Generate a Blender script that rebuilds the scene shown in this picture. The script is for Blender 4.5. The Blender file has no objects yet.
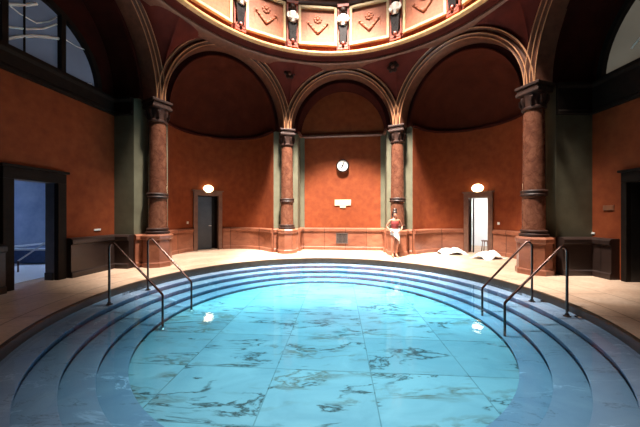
import bpy, bmesh, math, random
from mathutils import Vector, Matrix, noise
random.seed(7)
C = bpy.context.scene.collection
SC = bpy.context.scene
PI = math.pi
R_ = math.radians
sin, cos = math.sin, math.cos

# ------------------------------------------------------------------ camera, world, light, exposure
cam_d = bpy.data.cameras.new('camera'); cam = bpy.data.objects.new('camera', cam_d); C.objects.link(cam)
cam.location = (0, 0, 1.6); cam.rotation_euler = (PI/2, 0, 0)
cam_d.sensor_width = 36; cam_d.lens = 272/640*36; cam_d.shift_y = 1/640; cam_d.clip_start = .05
SC.camera = cam
SC.view_settings.view_transform = 'Standard'; SC.view_settings.look = 'None'
SC.view_settings.gamma = 1; SC.view_settings.use_curve_mapping = False
SC.view_settings.exposure = 0.0
SC.cycles.use_denoising = True
SC.cycles.max_bounces = 8; SC.cycles.diffuse_bounces = 1; SC.cycles.transparent_max_bounces = 12
SC.cycles.caustics_reflective = False; SC.cycles.caustics_refractive = False
SC.cycles.sample_clamp_indirect = 6
w = bpy.data.worlds.new('world'); SC.world = w; w.use_nodes = True
w.node_tree.nodes['Background'].inputs[0].default_value = (.25, .35, .6, 1)
w.node_tree.nodes['Background'].inputs[1].default_value = .02

CX, CY = .05, 5.5          # pool centre
HX, HY = .2, 5.5           # hall centre (columns)
RX = .35                   # ring centre

def lamp(name, kind, loc, energy, col, target=None, **kw):
    l = bpy.data.lights.new(name, kind); l.energy = energy; l.color = col
    for k, v in kw.items(): setattr(l, k, v)
    o = bpy.data.objects.new(name, l); C.objects.link(o); o.location = loc
    if target is not None:
        o.rotation_euler = (Vector(target)-Vector(loc)).to_track_quat('-Z', 'Y').to_euler()
    return o
# daylight coming down through the round skylight at the top of the dome
lamp('skylight_daylight', 'AREA', (.3, 5.4, 16.7), 330, (1, .94, .90), (.3, 6.4, 0), shape='DISK', size=2.2)
for a_, en in ((R_(-36), 33000), (R_(7), 62000), (R_(48), 33000)):  # added beams brightening the niches and far deck, no real fixtures
    lamp('added_dome_beam', 'SPOT', (HX+1.0*sin(a_), HY+1.0*cos(a_), 15.6), en, (1, .90, .80), (HX+5.4*sin(a_), HY+5.4*cos(a_), 0), spot_size=R_(34), spot_blend=.6, shadow_soft_size=.6)
lamp('added_dome_beam', 'SPOT', (.3, 5.6, 16.4), 19000, (1, .97, .94), (.4, 4.8, 0), spot_size=R_(29), spot_blend=1.0, shadow_soft_size=.7)  # added beam brightening the pool, without a real fixture
# added lamps brightening the relief panels of the drum, one for each
for d_ in (-50, -27.5, -5, 17.5, 40, 62.5):
    a_ = R_(d_); lamp('added_panel_fill', 'SPOT', (RX+2.3*sin(a_), HY+2.3*cos(a_), 13.2), 40, (1, .80, .58), (RX+5.0*sin(a_), HY+5.0*cos(a_), 8.6), spot_size=R_(30), spot_blend=.8, shadow_soft_size=.12)
# blue-lit side room behind the left doorway, white-lit room behind the right niche door
lamp('side_room_light', 'AREA', (-7.7, 9.8, 3.3), 110, (.45, .62, 1), (-8.8, 8.2, 0), shape='SQUARE', size=1.6)
lamp('bright_room_light', 'AREA', (8.7, 11.2, 2.9), 420, (1, .97, .93), (8.3, 12.6, .8), shape='SQUARE', size=1.2)

# ------------------------------------------------------------------ materials
def new_mat(name):
    m = bpy.data.materials.new(name); m.use_nodes = True
    nt = m.node_tree; b = nt.nodes['Principled BSDF']
    return m, nt, b
def N(nt, t, **kw):
    n = nt.nodes.new(t)
    for k, v in kw.items(): setattr(n, k, v)
    return n
def ramp(nt, stops, fac):
    r = N(nt, 'ShaderNodeValToRGB')
    e = r.color_ramp.elements
    e[0].position = stops[0][0]; e[0].color = (*stops[0][1], 1)
    e[1].position = stops[-1][0]; e[1].color = (*stops[-1][1], 1)
    for p, c in stops[1:-1]:
        x = e.new(p); x.color = (*c, 1)
    nt.links.new(fac, r.inputs[0]); return r.outputs[0]
def tex(nt, scale, detail=4, rough=.55, dist=0, stretch=(1,1,1)):
    tc = N(nt, 'ShaderNodeTexCoord'); mp = N(nt, 'ShaderNodeMapping'); mp.inputs['Scale'].default_value = stretch
    nt.links.new(tc.outputs['Object'], mp.inputs[0])
    n = N(nt, 'ShaderNodeTexNoise'); n.inputs['Scale'].default_value = scale; n.inputs['Detail'].default_value = detail
    n.inputs['Roughness'].default_value = rough; n.inputs['Distortion'].default_value = dist
    nt.links.new(mp.outputs[0], n.inputs['Vector']); return n.outputs['Fac']
def bump(nt, b, h, s=.2, d=.02):
    bp = N(nt, 'ShaderNodeBump'); bp.inputs['Strength'].default_value = s; bp.inputs['Distance'].default_value = d
    nt.links.new(h, bp.inputs['Height']); nt.links.new(bp.outputs[0], b.inputs['Normal'])
def noisy(name, c1, c2, scale=3, rough=.6, metal=0, bmp=.15, c3=None, dist=0, spec=None, stretch=(1,1,1)):
    m, nt, b = new_mat(name)
    f = tex(nt, scale, 5, .6, dist, stretch)
    st = [(.3, c1), (.7, c2)] if c3 is None else [(.28, c1), (.52, c2), (.72, c3)]
    nt.links.new(ramp(nt, st, f), b.inputs['Base Color'])
    b.inputs['Roughness'].default_value = rough; b.inputs['Metallic'].default_value = metal
    if spec is not None: b.inputs['Specular IOR Level'].default_value = spec
    if bmp: bump(nt, b, f, bmp)
    return m
def mul(nt, a, b_):
    x = N(nt, 'ShaderNodeMix', data_type='RGBA', blend_type='MULTIPLY'); x.inputs[0].default_value = 1
    nt.links.new(a, x.inputs[6]); nt.links.new(b_, x.inputs[7]); return x.outputs[2]
def math_(nt, op, a, b_=None, c=None):
    x = N(nt, 'ShaderNodeMath', operation=op)
    for i, v in enumerate((a, b_, c)):
        if v is None: continue
        if isinstance(v, (int, float)): x.inputs[i].default_value = v
        else: nt.links.new(v, x.inputs[i])
    return x.outputs[0]
def veins(nt, scale, width, seed=0, stretch=(1,1,1), detail=6, dist=.6):
    tc = N(nt, 'ShaderNodeTexCoord'); mp = N(nt, 'ShaderNodeMapping'); mp.inputs['Scale'].default_value = stretch
    mp.inputs['Location'].default_value = (seed, seed*.7, 0)
    nt.links.new(tc.outputs['Object'], mp.inputs[0])
    n = N(nt, 'ShaderNodeTexNoise'); n.inputs['Scale'].default_value = scale; n.inputs['Detail'].default_value = detail
    n.inputs['Distortion'].default_value = dist; nt.links.new(mp.outputs[0], n.inputs['Vector'])
    d = math_(nt, 'ABSOLUTE', math_(nt, 'SUBTRACT', n.outputs['Fac'], .5))
    return math_(nt, 'MINIMUM', math_(nt, 'DIVIDE', d, width), 1.0)      # 0 on a vein

M = {}
M['plaster'] = noisy('terracotta_plaster', (.185, .035, .010), (.23, .048, .013), 4, .8, bmp=.2, c3=(.26, .060, .017), spec=.25)
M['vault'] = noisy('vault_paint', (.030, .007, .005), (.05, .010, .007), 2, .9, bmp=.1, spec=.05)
M['shaded_niche_vault'] = noisy('shaded_niche_plaster', (.055, .013, .007), (.085, .019, .010), 2, .9, bmp=.1, spec=.05)  # plaster of the half domes with their shade put into the colour
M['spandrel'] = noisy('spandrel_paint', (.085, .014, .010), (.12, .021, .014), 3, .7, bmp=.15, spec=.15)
M['green'] = noisy('grey_green_paint', (.11, .10, .065), (.155, .145, .095), 2, .6, bmp=.05, spec=.2)
M['arch'] = noisy('arch_stone', (.075, .024, .013), (.15, .055, .030), 6, .45, bmp=.15)
M['bead'] = noisy('tan_bead_moulding', (.42, .19, .09), (.60, .30, .15), 8, .35, bmp=.1)
M['gilt'] = noisy('gilt_moulding', (.60, .33, .12), (.80, .50, .22), 8, .35, bmp=.1)
M['cream'] = noisy('cream_frame', (.68, .46, .22), (.80, .58, .32), 6, .5, bmp=.05)
M['salmon'] = noisy('salmon_relief', (.48, .130, .058), (.62, .20, .09), 9, .6, bmp=.35)
M['redstone'] = noisy('dark_red_stone', (.22, .04, .025), (.42, .09, .05), 12, .4, bmp=.3)
M['black'] = noisy('black_marble', (.010, .008, .008), (.03, .024, .024), 5, .25, bmp=0)
M['capital'] = noisy('dark_capital_stone', (.018, .009, .007), (.05, .02, .013), 10, .55, bmp=.3, spec=.25)
M['white_marble'] = noisy('white_marble', (.75, .68, .6), (.88, .82, .75), 5, .4, bmp=.05)
M['bronze'] = noisy('dark_bronze', (.11, .065, .055), (.16, .095, .08), 20, .26, metal=.9, bmp=0)
M['steel'] = noisy('pale_steel', (.7, .7, .7), (.8, .8, .8), 20, .3, metal=1, bmp=0)
M['brass'] = noisy('brass', (.6, .4, .15), (.7, .5, .2), 20, .3, metal=1, bmp=0)
M['white'] = noisy('white_enamel', (.82, .82, .78), (.88, .88, .84), 5, .4, bmp=0)
M['cream_sign'] = noisy('cream_sign_enamel', (.62, .52, .34), (.70, .60, .42), 9, .5, bmp=0)
M['towel'] = noisy('white_towelling', (.82, .80, .76), (.9, .88, .84), 60, .95, bmp=.4)
M['dark'] = noisy('dark_paint', (.012, .011, .012), (.02, .018, .018), 5, .5, bmp=0)
M['doorframe'] = noisy('brown_stone_surround', (.13, .06, .04), (.20, .10, .065), 6, .5, bmp=.1)
M['darkframe'] = noisy('dark_stone_surround', (.010, .007, .006), (.018, .012, .009), 6, .6, bmp=.1, spec=.12)
M['doorblue'] = noisy('blue_grey_door_paint', (.055, .08, .12), (.08, .11, .155), 3, .4, bmp=0)
M['brownwood'] = noisy('brown_wood', (.16, .06, .03), (.25, .10, .05), 5, .5, bmp=.1, stretch=(1, 1, .2))
M['jamb'] = noisy('grey_jamb_paint', (.16, .16, .17), (.22, .22, .23), 3, .6, bmp=0)
M['roomblue'] = noisy('blue_room_paint', (.25, .33, .5), (.4, .48, .62), 2, .6, bmp=0)
M['roomwhite'] = noisy('white_room_paint', (.85, .85, .85), (.9, .9, .9), 2, .6, bmp=0)
M['grille'] = noisy('grey_grille_metal', (.10, .08, .08), (.15, .12, .11), 5, .5, metal=.4, bmp=0)
M['skin'] = noisy('skin', (.34, .13, .075), (.40, .16, .095), 5, .5, bmp=0)
M['hair'] = noisy('dark_hair', (.015, .008, .006), (.04, .02, .014), 40, .45, bmp=.3, stretch=(1, 1, .2))
M['red_cloth'] = noisy('dark_red_cloth', (.22, .02, .02), (.30, .035, .03), 30, .7, bmp=.2)
M['lips'] = noisy('lips', (.35, .05, .04), (.38, .06, .05), 5, .4, bmp=0)

def emit(name, col, s, mottled=None):
    m, nt, b = new_mat(name); b.inputs['Base Color'].default_value = (*col, 1)
    b.inputs['Emission Color'].default_value = (*col, 1); b.inputs['Emission Strength'].default_value = s
    if mottled:
        f = tex(nt, mottled, 3); nt.links.new(ramp(nt, [(.3, tuple(c*.55 for c in col)), (.75, col)], f), b.inputs['Emission Color'])
    return m
M['lampglass'] = emit('lit_opal_glass', (1, .80, .46), 8)
M['pane'] = emit('daylit_frosted_glass', (.10, .12, .17), .45, 1.2)
M['pane_grey'] = emit('daylit_grey_glass', (.20, .17, .13), .5, 1.2)
M['pane'].node_tree.nodes['Principled BSDF'].inputs['Specular IOR Level'].default_value = .1

# stone dado: large slabs of brown-pink marble
def dado_mat(name, a, b2, joint):
    m, nt, b = new_mat(name)
    f = tex(nt, 1.6, 6, .6, .6, (1, 1, 2.2))
    c = ramp(nt, [(.3, a), (.7, b2)], f)
    v = veins(nt, 1.2, .02, 3, (1, 1, 2.0)); c = mul(nt, c, ramp(nt, [(0, (.82, .76, .72)), (1, (1, 1, 1))], v))
    # slab tone differs from slab to slab, by angle round the hall
    tc = N(nt, 'ShaderNodeTexCoord'); sp = N(nt, 'ShaderNodeSeparateXYZ'); nt.links.new(tc.outputs['Object'], sp.inputs[0])
    ang = math_(nt, 'MULTIPLY', math_(nt, 'ARCTAN2', math_(nt, 'SUBTRACT', sp.outputs[0], HX), math_(nt, 'SUBTRACT', sp.outputs[1], HY)), 7.3)
    fl = math_(nt, 'FLOOR', ang); wn = N(nt, 'ShaderNodeTexWhiteNoise', noise_dimensions='1D'); nt.links.new(fl, wn.inputs['W'])
    c = mul(nt, c, ramp(nt, [(0, (.72, .72, .72)), (1, (1.0, 1.0, 1.0))], wn.outputs['Value']))
    fr = math_(nt, 'FRACT', ang); j = math_(nt, 'LESS_THAN', fr, .025)
    c = mul(nt, c, ramp(nt, [(0, (1, 1, 1)), (1, joint)], j))
    nt.links.new(c, b.inputs['Base Color']); b.inputs['Roughness'].default_value = .35
    return m
M['dado'] = dado_mat('brown_pink_marble', (.22, .07, .038), (.38, .145, .08), (.4, .35, .3))
M['dado_shaded'] = dado_mat('shaded_brown_marble', (.022, .013, .011), (.036, .021, .017), (.5, .5, .5))  # dado copy for the side bays, shadow put into its colour

# column marble, red-brown breccia
m, nt, b = new_mat('red_brown_column_marble')
f = tex(nt, 3.5, 8, .65, 1.5)
c = ramp(nt, [(.25, (.07, .024, .016)), (.45, (.115, .042, .025)), (.6, (.16, .065, .038)), (.75, (.10, .034, .021))], f)
c = mul(nt, c, ramp(nt, [(0, (.75, .68, .62)), (1, (1, 1, 1))], veins(nt, 3.0, .03, 5)))
nt.links.new(c, b.inputs['Base Color']); b.inputs['Roughness'].default_value = .22
M['column'] = m

# deck limestone with a coping ring and slabs
m, nt, b = new_mat('cream_limestone_deck')
f = tex(nt, 1.3, 7, .6, .8)
c = ramp(nt, [(.3, (.50, .33, .23)), (.55, (.62, .44, .32)), (.75, (.70, .54, .42))], f)
g = tex(nt, 14, 4); c = mul(nt, c, ramp(nt, [(.3, (.82, .8, .78)), (.6, (1, 1, 1))], g))
tc = N(nt, 'ShaderNodeTexCoord'); sp = N(nt, 'ShaderNodeSeparateXYZ'); nt.links.new(tc.outputs['Object'], sp.inputs[0])
dx = math_(nt, 'SUBTRACT', sp.outputs[0], CX); dy = math_(nt, 'SUBTRACT', sp.outputs[1], CY)
r = math_(nt, 'SQRT', math_(nt, 'ADD', math_(nt, 'MULTIPLY', dx, dx), math_(nt, 'MULTIPLY', dy, dy)))
j1 = math_(nt, 'LESS_THAN', math_(nt, 'ABSOLUTE', math_(nt, 'SUBTRACT', r, 4.93)), .012)
j1b = math_(nt, 'LESS_THAN', math_(nt, 'ABSOLUTE', math_(nt, 'SUBTRACT', r, 5.75)), .01)
ang = math_(nt, 'MULTIPLY', math_(nt, 'ARCTAN2', dx, dy), 24/(2*PI))
j2 = math_(nt, 'MULTIPLY', math_(nt, 'LESS_THAN', math_(nt, 'FRACT', ang), .012), math_(nt, 'LESS_THAN', r, 5.75))
jj = math_(nt, 'MAXIMUM', math_(nt, 'MAXIMUM', j1, j1b), j2)
c = mul(nt, c, ramp(nt, [(0, (1, 1, 1)), (1, (.42, .36, .32))], jj))
nt.links.new(c, b.inputs['Base Color']); b.inputs['Roughness'].default_value = .42
M['deck'] = m
M['kerb'] = noisy('olive_brown_kerb_stone', (.020, .014, .009), (.045, .030, .018), 5, .4, bmp=.15)

# pool marble: pale slabs with dark ragged veins
def pool_mat(name, base1, base2, slabs, vein_w, vein_c):
    m, nt, b = new_mat(name)
    f = tex(nt, 1.1, 7, .62, 1.0, (1, 1.6, 1))
    c = ramp(nt, [(.28, base1), (.7, base2)], f)
    if slabs:
        tc = N(nt, 'ShaderNodeTexCoord'); mp = N(nt, 'ShaderNodeMapping'); mp.inputs['Location'].default_value = (-.439, -.65, 0)
        mp.inputs['Rotation'].default_value = (0, 0, R_(4))
        nt.links.new(tc.outputs['Object'], mp.inputs[0])
        def brick(c1, c2, mort):
            br = N(nt, 'ShaderNodeTexBrick'); nt.links.new(mp.outputs[0], br.inputs['Vector'])
            br.inputs['Color1'].default_value = (*c1, 1); br.inputs['Color2'].default_value = (*c2, 1); br.inputs['Mortar'].default_value = (*mort, 1)
            br.inputs['Scale'].default_value = 1; br.inputs['Mortar Size'].default_value = .008; br.inputs['Brick Width'].default_value = 1.33; br.offset = 0
            br.inputs['Row Height'].default_value = 1.06; br.inputs['Mortar Smooth'].default_value = .1; br.inputs['Bias'].default_value = 0
            return br
        br = brick((.80, .82, .84), (1, 1, 1), (.55, .57, .57)); c = mul(nt, c, br.outputs['Color'])
        # each slab has its own cut of veining: offset noise by slab tone
        br2 = brick((0, 0, 0), (1, 1, 1), (.5, .5, .5))
        off = N(nt, 'ShaderNodeVectorMath', operation='MULTIPLY_ADD'); nt.links.new(br2.outputs['Color'], off.inputs[0])
        off.inputs[1].default_value = (9, 5, 0); nt.links.new(tc.outputs['Object'], off.inputs[2])
        vec = off.outputs[0]
    else:
        tc = N(nt, 'ShaderNodeTexCoord'); vec = tc.outputs['Object']
    def vein(scale, width, stretch, lo, hi, colr, c, seed):
        mp2 = N(nt, 'ShaderNodeMapping'); mp2.inputs['Scale'].default_value = stretch; mp2.inputs['Rotation'].default_value = (0, 0, R_(12))
        mp2.inputs['Location'].default_value = (seed, seed, 0); nt.links.new(vec, mp2.inputs[0])
        n = N(nt, 'ShaderNodeTexNoise'); n.inputs['Scale'].default_value = scale; n.inputs['Detail'].default_value = 7; n.inputs['Roughness'].default_value = .62
        n.inputs['Distortion'].default_value = .5; nt.links.new(mp2.outputs[0], n.inputs['Vector'])
        d = math_(nt, 'ABSOLUTE', math_(nt, 'SUBTRACT', n.outputs['Fac'], .5))
        line = math_(nt, 'SUBTRACT', 1.0, math_(nt, 'MINIMUM', math_(nt, 'DIVIDE', d, width), 1.0))
        msk = N(nt, 'ShaderNodeTexNoise'); msk.inputs['Scale'].default_value = .8; msk.inputs['Detail'].default_value = 2; nt.links.new(mp2.outputs[0], msk.inputs['Vector'])
        mk = N(nt, 'ShaderNodeMapRange'); mk.inputs[1].default_value = lo; mk.inputs[2].default_value = hi; nt.links.new(msk.outputs['Fac'], mk.inputs[0])
        fac = math_(nt, 'MULTIPLY', line, mk.outputs[0])
        x = N(nt, 'ShaderNodeMix', data_type='RGBA'); nt.links.new(fac, x.inputs[0]); nt.links.new(c, x.inputs[6]); x.inputs[7].default_value = (*colr, 1)
        return x.outputs[2]
    c = vein(.55, vein_w, (1, 3.6, 1), .46, .54, vein_c, c, 2.3)
    c = vein(1.0, vein_w*2.2, (1, 3.2, 1), .48, .66, tuple(k*4 for k in vein_c), c, 7.7)
    nt.links.new(c, b.inputs['Base Color']); b.inputs['Roughness'].default_value = .45
    return m
M['poolfloor'] = pool_mat('pale_veined_pool_marble', (.34, .48, .58), (.50, .64, .72), True, .022, (.055, .048, .04))
M['poolstep'] = pool_mat('blue_shaded_step_marble', (.22, .28, .42), (.31, .37, .50), False, .008, (.15, .17, .22))  # same marble as the floor, bluish light falloff put into its colour

# water: clear surface reflecting by Fresnel, blue-green absorption with depth
m = bpy.data.materials.new('pool_water'); m.use_nodes = True; nt = m.node_tree
for n_ in list(nt.nodes): nt.nodes.remove(n_)
out = N(nt, 'ShaderNodeOutputMaterial'); mix = N(nt, 'ShaderNodeMixShader'); tr = N(nt, 'ShaderNodeBsdfTransparent'); gl = N(nt, 'ShaderNodeBsdfGlossy')
fr = N(nt, 'ShaderNodeFresnel'); fr.inputs[0].default_value = 1.333; gl.inputs['Roughness'].default_value = .02
tr.inputs[0].default_value = (1, 1, 1, 1)
f = tex(nt, 3.0, 3, .5, .3); bp = N(nt, 'ShaderNodeBump'); bp.inputs['Strength'].default_value = .12; bp.inputs['Distance'].default_value = .02
nt.links.new(f, bp.inputs['Height']); nt.links.new(bp.outputs[0], gl.inputs['Normal']); nt.links.new(bp.outputs[0], fr.inputs['Normal'])
nt.links.new(fr.outputs[0], mix.inputs[0]); nt.links.new(tr.outputs[0], mix.inputs[1]); nt.links.new(gl.outputs[0], mix.inputs[2])
nt.links.new(mix.outputs[0], out.inputs['Surface'])
va = N(nt, 'ShaderNodeVolumeAbsorption'); va.inputs['Color'].default_value = (0, .80, .93, 1); va.inputs['Density'].default_value = .75
nt.links.new(va.outputs[0], out.inputs['Volume'])
M['water'] = m

# ------------------------------------------------------------------ mesh helpers
class MB:
    def __init__(s): s.v = []; s.f = []; s.smooth = False
    def add(s, vs, fs):
        k = len(s.v); s.v += [tuple(p) for p in vs]; s.f += [tuple(i+k for i in f) for f in fs]; return s
    def box(s, cx, cy, cz, sx, sy, sz, rz=0):
        c_, s_ = cos(rz), sin(rz); vs = []
        for k in (-1, 1):
            for i, j in ((-1, -1), (1, -1), (1, 1), (-1, 1)):
                x, y = i*sx/2, j*sy/2
                vs.append((cx+x*c_-y*s_, cy+x*s_+y*c_, cz+k*sz/2))
        return s.add(vs, [(3, 2, 1, 0), (4, 5, 6, 7), (0, 1, 5, 4), (1, 2, 6, 5), (2, 3, 7, 6), (3, 0, 4, 7)])
    def lathe(s, prof, n=32, cx=0, cy=0, a0=0, a1=2*PI, sq=1):
        full = abs(a1-a0-2*PI) < 1e-6; cnt = n if full else n+1; vs = []
        for i in range(cnt):
            a = a0+(a1-a0)*i/n
            for r, z in prof: vs.append((cx+r*sin(a), cy+r*cos(a), z))
        k = len(prof); fs = []
        for i in range(n):
            j = (i+1) % cnt
            for q in range(k-1): fs.append((i*k+q, j*k+q, j*k+q+1, i*k+q+1))
        return s.add(vs, fs)
    def tube(s, pts, r, n=10, caps=True):
        pts = [Vector(p) for p in pts]; rr = r if isinstance(r, (list, tuple)) else [r]*len(pts)
        k0 = len(s.v); vs = []; up = None
        for i, p in enumerate(pts):
            t = (pts[min(i+1, len(pts)-1)]-pts[max(i-1, 0)]).normalized()
            if up is None:
                up = Vector((0, 0, 1)) if abs(t.z) < .9 else Vector((1, 0, 0))
            u = (up-t*up.dot(t)).normalized(); v = t.cross(u); up = u
            for q in range(n):
                a = 2*PI*q/n; vs.append(p+u*cos(a)*rr[i]+v*sin(a)*rr[i])
        fs = []
        for i in range(len(pts)-1):
            for q in range(n): fs.append((i*n+q, i*n+(q+1) % n, (i+1)*n+(q+1) % n, (i+1)*n+q))
        if caps: fs.append(tuple(range(n))[::-1]); fs.append(tuple((len(pts)-1)*n+q for q in range(n)))
        return s.add(vs, fs)
    def ball(s, c, r, n=16, m_=10):
        rx, ry, rz = r if isinstance(r, (tuple, list)) else (r, r, r)
        vs = [(c[0], c[1], c[2]+rz)]
        for i in range(1, m_):
            for j in range(n):
                a = PI*i/m_; t = 2*PI*j/n
                vs.append((c[0]+rx*sin(a)*cos(t), c[1]+ry*sin(a)*sin(t), c[2]+rz*cos(a)))
        vs.append((c[0], c[1], c[2]-rz)); L = len(vs)-1
        fs = [(0, 1+j, 1+(j+1) % n) for j in range(n)]
        for i in range(m_-2):
            for j in range(n): fs.append((1+i*n+j, 1+(i+1)*n+j, 1+(i+1)*n+(j+1) % n, 1+i*n+(j+1) % n))
        fs += [(L, 1+(m_-2)*n+(j+1) % n, 1+(m_-2)*n+j) for j in range(n)]
        return s.add(vs, fs)
    def grid(s, fn, nu, nv):
        vs = [fn(i/nu, j/nv) for j in range(nv+1) for i in range(nu+1)]
        return s.add(vs, [(j*(nu+1)+i, j*(nu+1)+i+1, (j+1)*(nu+1)+i+1, (j+1)*(nu+1)+i) for j in range(nv) for i in range(nu)])
    def build(s, name, mat, parent=None, smooth=False, bevel=0, fixn=True):
        me = bpy.data.meshes.new(name); me.from_pydata(s.v, [], s.f)
        if fixn:
            bm = bmesh.new(); bm.from_mesh(me); bmesh.ops.recalc_face_normals(bm, faces=bm.faces); bm.to_mesh(me); bm.free()
        me.materials.append(M[mat] if isinstance(mat, str) else mat); me.update()
        if smooth:
            for p in me.polygons: p.use_smooth = True
            try: me.set_sharp_from_angle(angle=R_(38))
            except Exception: pass
        o = bpy.data.objects.new(name, me); C.objects.link(o)
        if parent: o.parent = parent
        if bevel:
            b_ = o.modifiers.new('bevel', 'BEVEL'); b_.width = bevel; b_.segments = 2; b_.limit_method = 'ANGLE'
        return o
def struct(o): o['kind'] = 'structure'; return o
def tag(o, label, cat, group=None, kind=None):
    o['label'] = label; o['category'] = cat
    if group: o['group'] = group
    if kind: o['kind'] = kind
    return o
def empty(name, loc, rz=0):
    o = bpy.data.objects.new(name, None); C.objects.link(o); o.location = loc; o.rotation_euler = (0, 0, rz); o.empty_display_size = .1
    return o
def sweep(mb, path, prof, closed=False):
    """path: plan points walked clockwise; prof: (offset into the room, z)"""
    n = len(path); P = [Vector(p) for p in path]; k = len(prof); vs = []
    for i in range(n):
        d0 = (P[i]-P[i-1]).normalized() if i > 0 else None
        d1 = (P[i+1]-P[i]).normalized() if i < n-1 else None
        if d0 is None: d0 = d1
        if d1 is None: d1 = d0
        n0 = Vector((d0.y, -d0.x)); n1 = Vector((d1.y, -d1.x)); b_ = (n0+n1).normalized(); sc = 1/max(.35, b_.dot(n0))
        for o_, z in prof: q = P[i]+b_*o_*sc; vs.append((q.x, q.y, z))
    fs = [(i*k+j, (i+1)*k+j, (i+1)*k+j+1, i*k+j+1) for i in range(n-1) for j in range(k-1)]
    fs += [tuple(range(k)), tuple((n-1)*k+j for j in range(k))[::-1]]
    return mb.add(vs, fs)

# ------------------------------------------------------------------ plan of the hall
ZS = 5.1
def colpos(deg, r): return Vector((HX+r*sin(R_(deg)), HY+r*cos(R_(deg))))
COLS = dict(E=colpos(-107.5, 6.1), A=colpos(-60.3, 6.08), B=colpos(-15, 6.12), C=colpos(28.3, 6.12), D=colpos(71, 5.98), F=colpos(117, 6.3), G=colpos(163, 6.1), H=colpos(210, 6.1))
class Bay:
    def __init__(s, a, b_, rise, inset=.36):
        s.p, s.q = COLS[a], COLS[b_]; s.m = (s.p+s.q)/2; s.a = (s.q-s.p).length/2
        s.t = (s.q-s.p).normalized(); s.n = Vector((-s.t.y, s.t.x))
        if s.n.dot(s.m-Vector((HX, HY))) < 0: s.n = -s.n
        s.w = s.a-inset; s.ri = s.a-.2; s.rise = rise
        s.rz = math.atan2(s.t.y, s.t.x)
    def P(s, t, d): return s.m+s.t*t+s.n*d
    def W(s, t, d, z): q = s.P(t, d); return (q.x, q.y, z)
BAY = dict(left=Bay('E', 'A', 2.75), left_niche=Bay('A', 'B', 2.52), back=Bay('B', 'C', 2.2), right_niche=Bay('C', 'D', 2.2), right=Bay('D', 'F', 2.7, .12),
           rear_right=Bay('F', 'G', 2.2), rear=Bay('G', 'H', 2.2), rear_left=Bay('H', 'E', 2.2))
S0 = .5; SC_ = 1.1

# ------------------------------------------------------------------ pool
PR = 4.46
ST = [(4.46, -.20), (4.17, -.31), (3.86, -.42), (3.54, -.52), (3.21, -.60)]
mb = MB()
n = 160
vs = []
for i in range(n):
    a = 2*PI*i/n; vs += [(CX+(PR+.02)*sin(a), CY+(PR+.02)*cos(a), 0), (CX+12.5*sin(a), CY+12.5*cos(a), 0)]
mb.add(vs, [(2*i, 2*i+1, (2*((i+1) % n))+1, 2*((i+1) % n)) for i in range(n)])
struct(mb.build('floor', 'deck'))
mb = MB().lathe([(PR+.06, .004), (PR+.03, .004), (PR+.008, -.006), (PR, -.03), (PR, -.15), (PR+.01, -.22)], 160, CX, CY)
struct(mb.build('trim_1', 'kerb', smooth=True))
for i in range(4):
    r0, z0 = ST[i]; r1, z1 = ST[i+1]
    mb = MB().lathe([(r0+.06, z0), (r1+.008, z0), (r1, z0-.006), (r1, z0-.024), (r1+.004, z0-.03), (r1+.035, z0-.032), (r1+.038, z1-.01), (r1+.1, z1-.08), (r0+.06, z1-.1)], 160, CX, CY)
    o = mb.build('pool_step', 'poolstep', smooth=True); struct(o)
mb = MB().lathe([(0.0001, -.60), (1.5, -.6), (3.3, -.60), (3.3, -.66), (0.0001, -.66)], 120, CX, CY)
struct(mb.build('pool_floor', 'poolfloor'))
mb = MB().lathe([(0.0001, -.14), (PR-.002, -.14), (PR-.002, -.63), (0.0001, -.63)], 160, CX, CY)
tag(mb.build('pool_water', 'water'), 'clear blue water filling the round marble pool', 'water', kind='stuff')

# ------------------------------------------------------------------ walls of the bays
DADO = [(0, .0), (.12, .0), (.12, .13), (.085, .16), (.085, .82), (.10, .83), (.135, .86), (.135, .95), (.11, .97), (.06, 1.0), (0, 1.0)]
def dado_prof(extra): return [(o_+extra if o_ > 0 else 0, z) for o_, z in DADO]
def wall_quad(mb, p, q, z0, z1): mb.add([(p.x, p.y, z0), (q.x, q.y, z0), (q.x, q.y, z1), (p.x, p.y, z1)], [(0, 1, 2, 3)])

def arcpath(b, a0, a1, k, rad=None, sc=SC_):
    rad = rad or b.w
    return [b.P(rad*sin(a0+(a1-a0)*i/k), sc+rad*cos(a0+(a1-a0)*i/k)) for i in range(k+1)]
def arch_pts(b, r, rise, z0, d, k=28):
    return [b.W(-r*cos(PI*i/k), d, z0+rise*sin(PI*i/k)) for i in range(k+1)]

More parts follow.
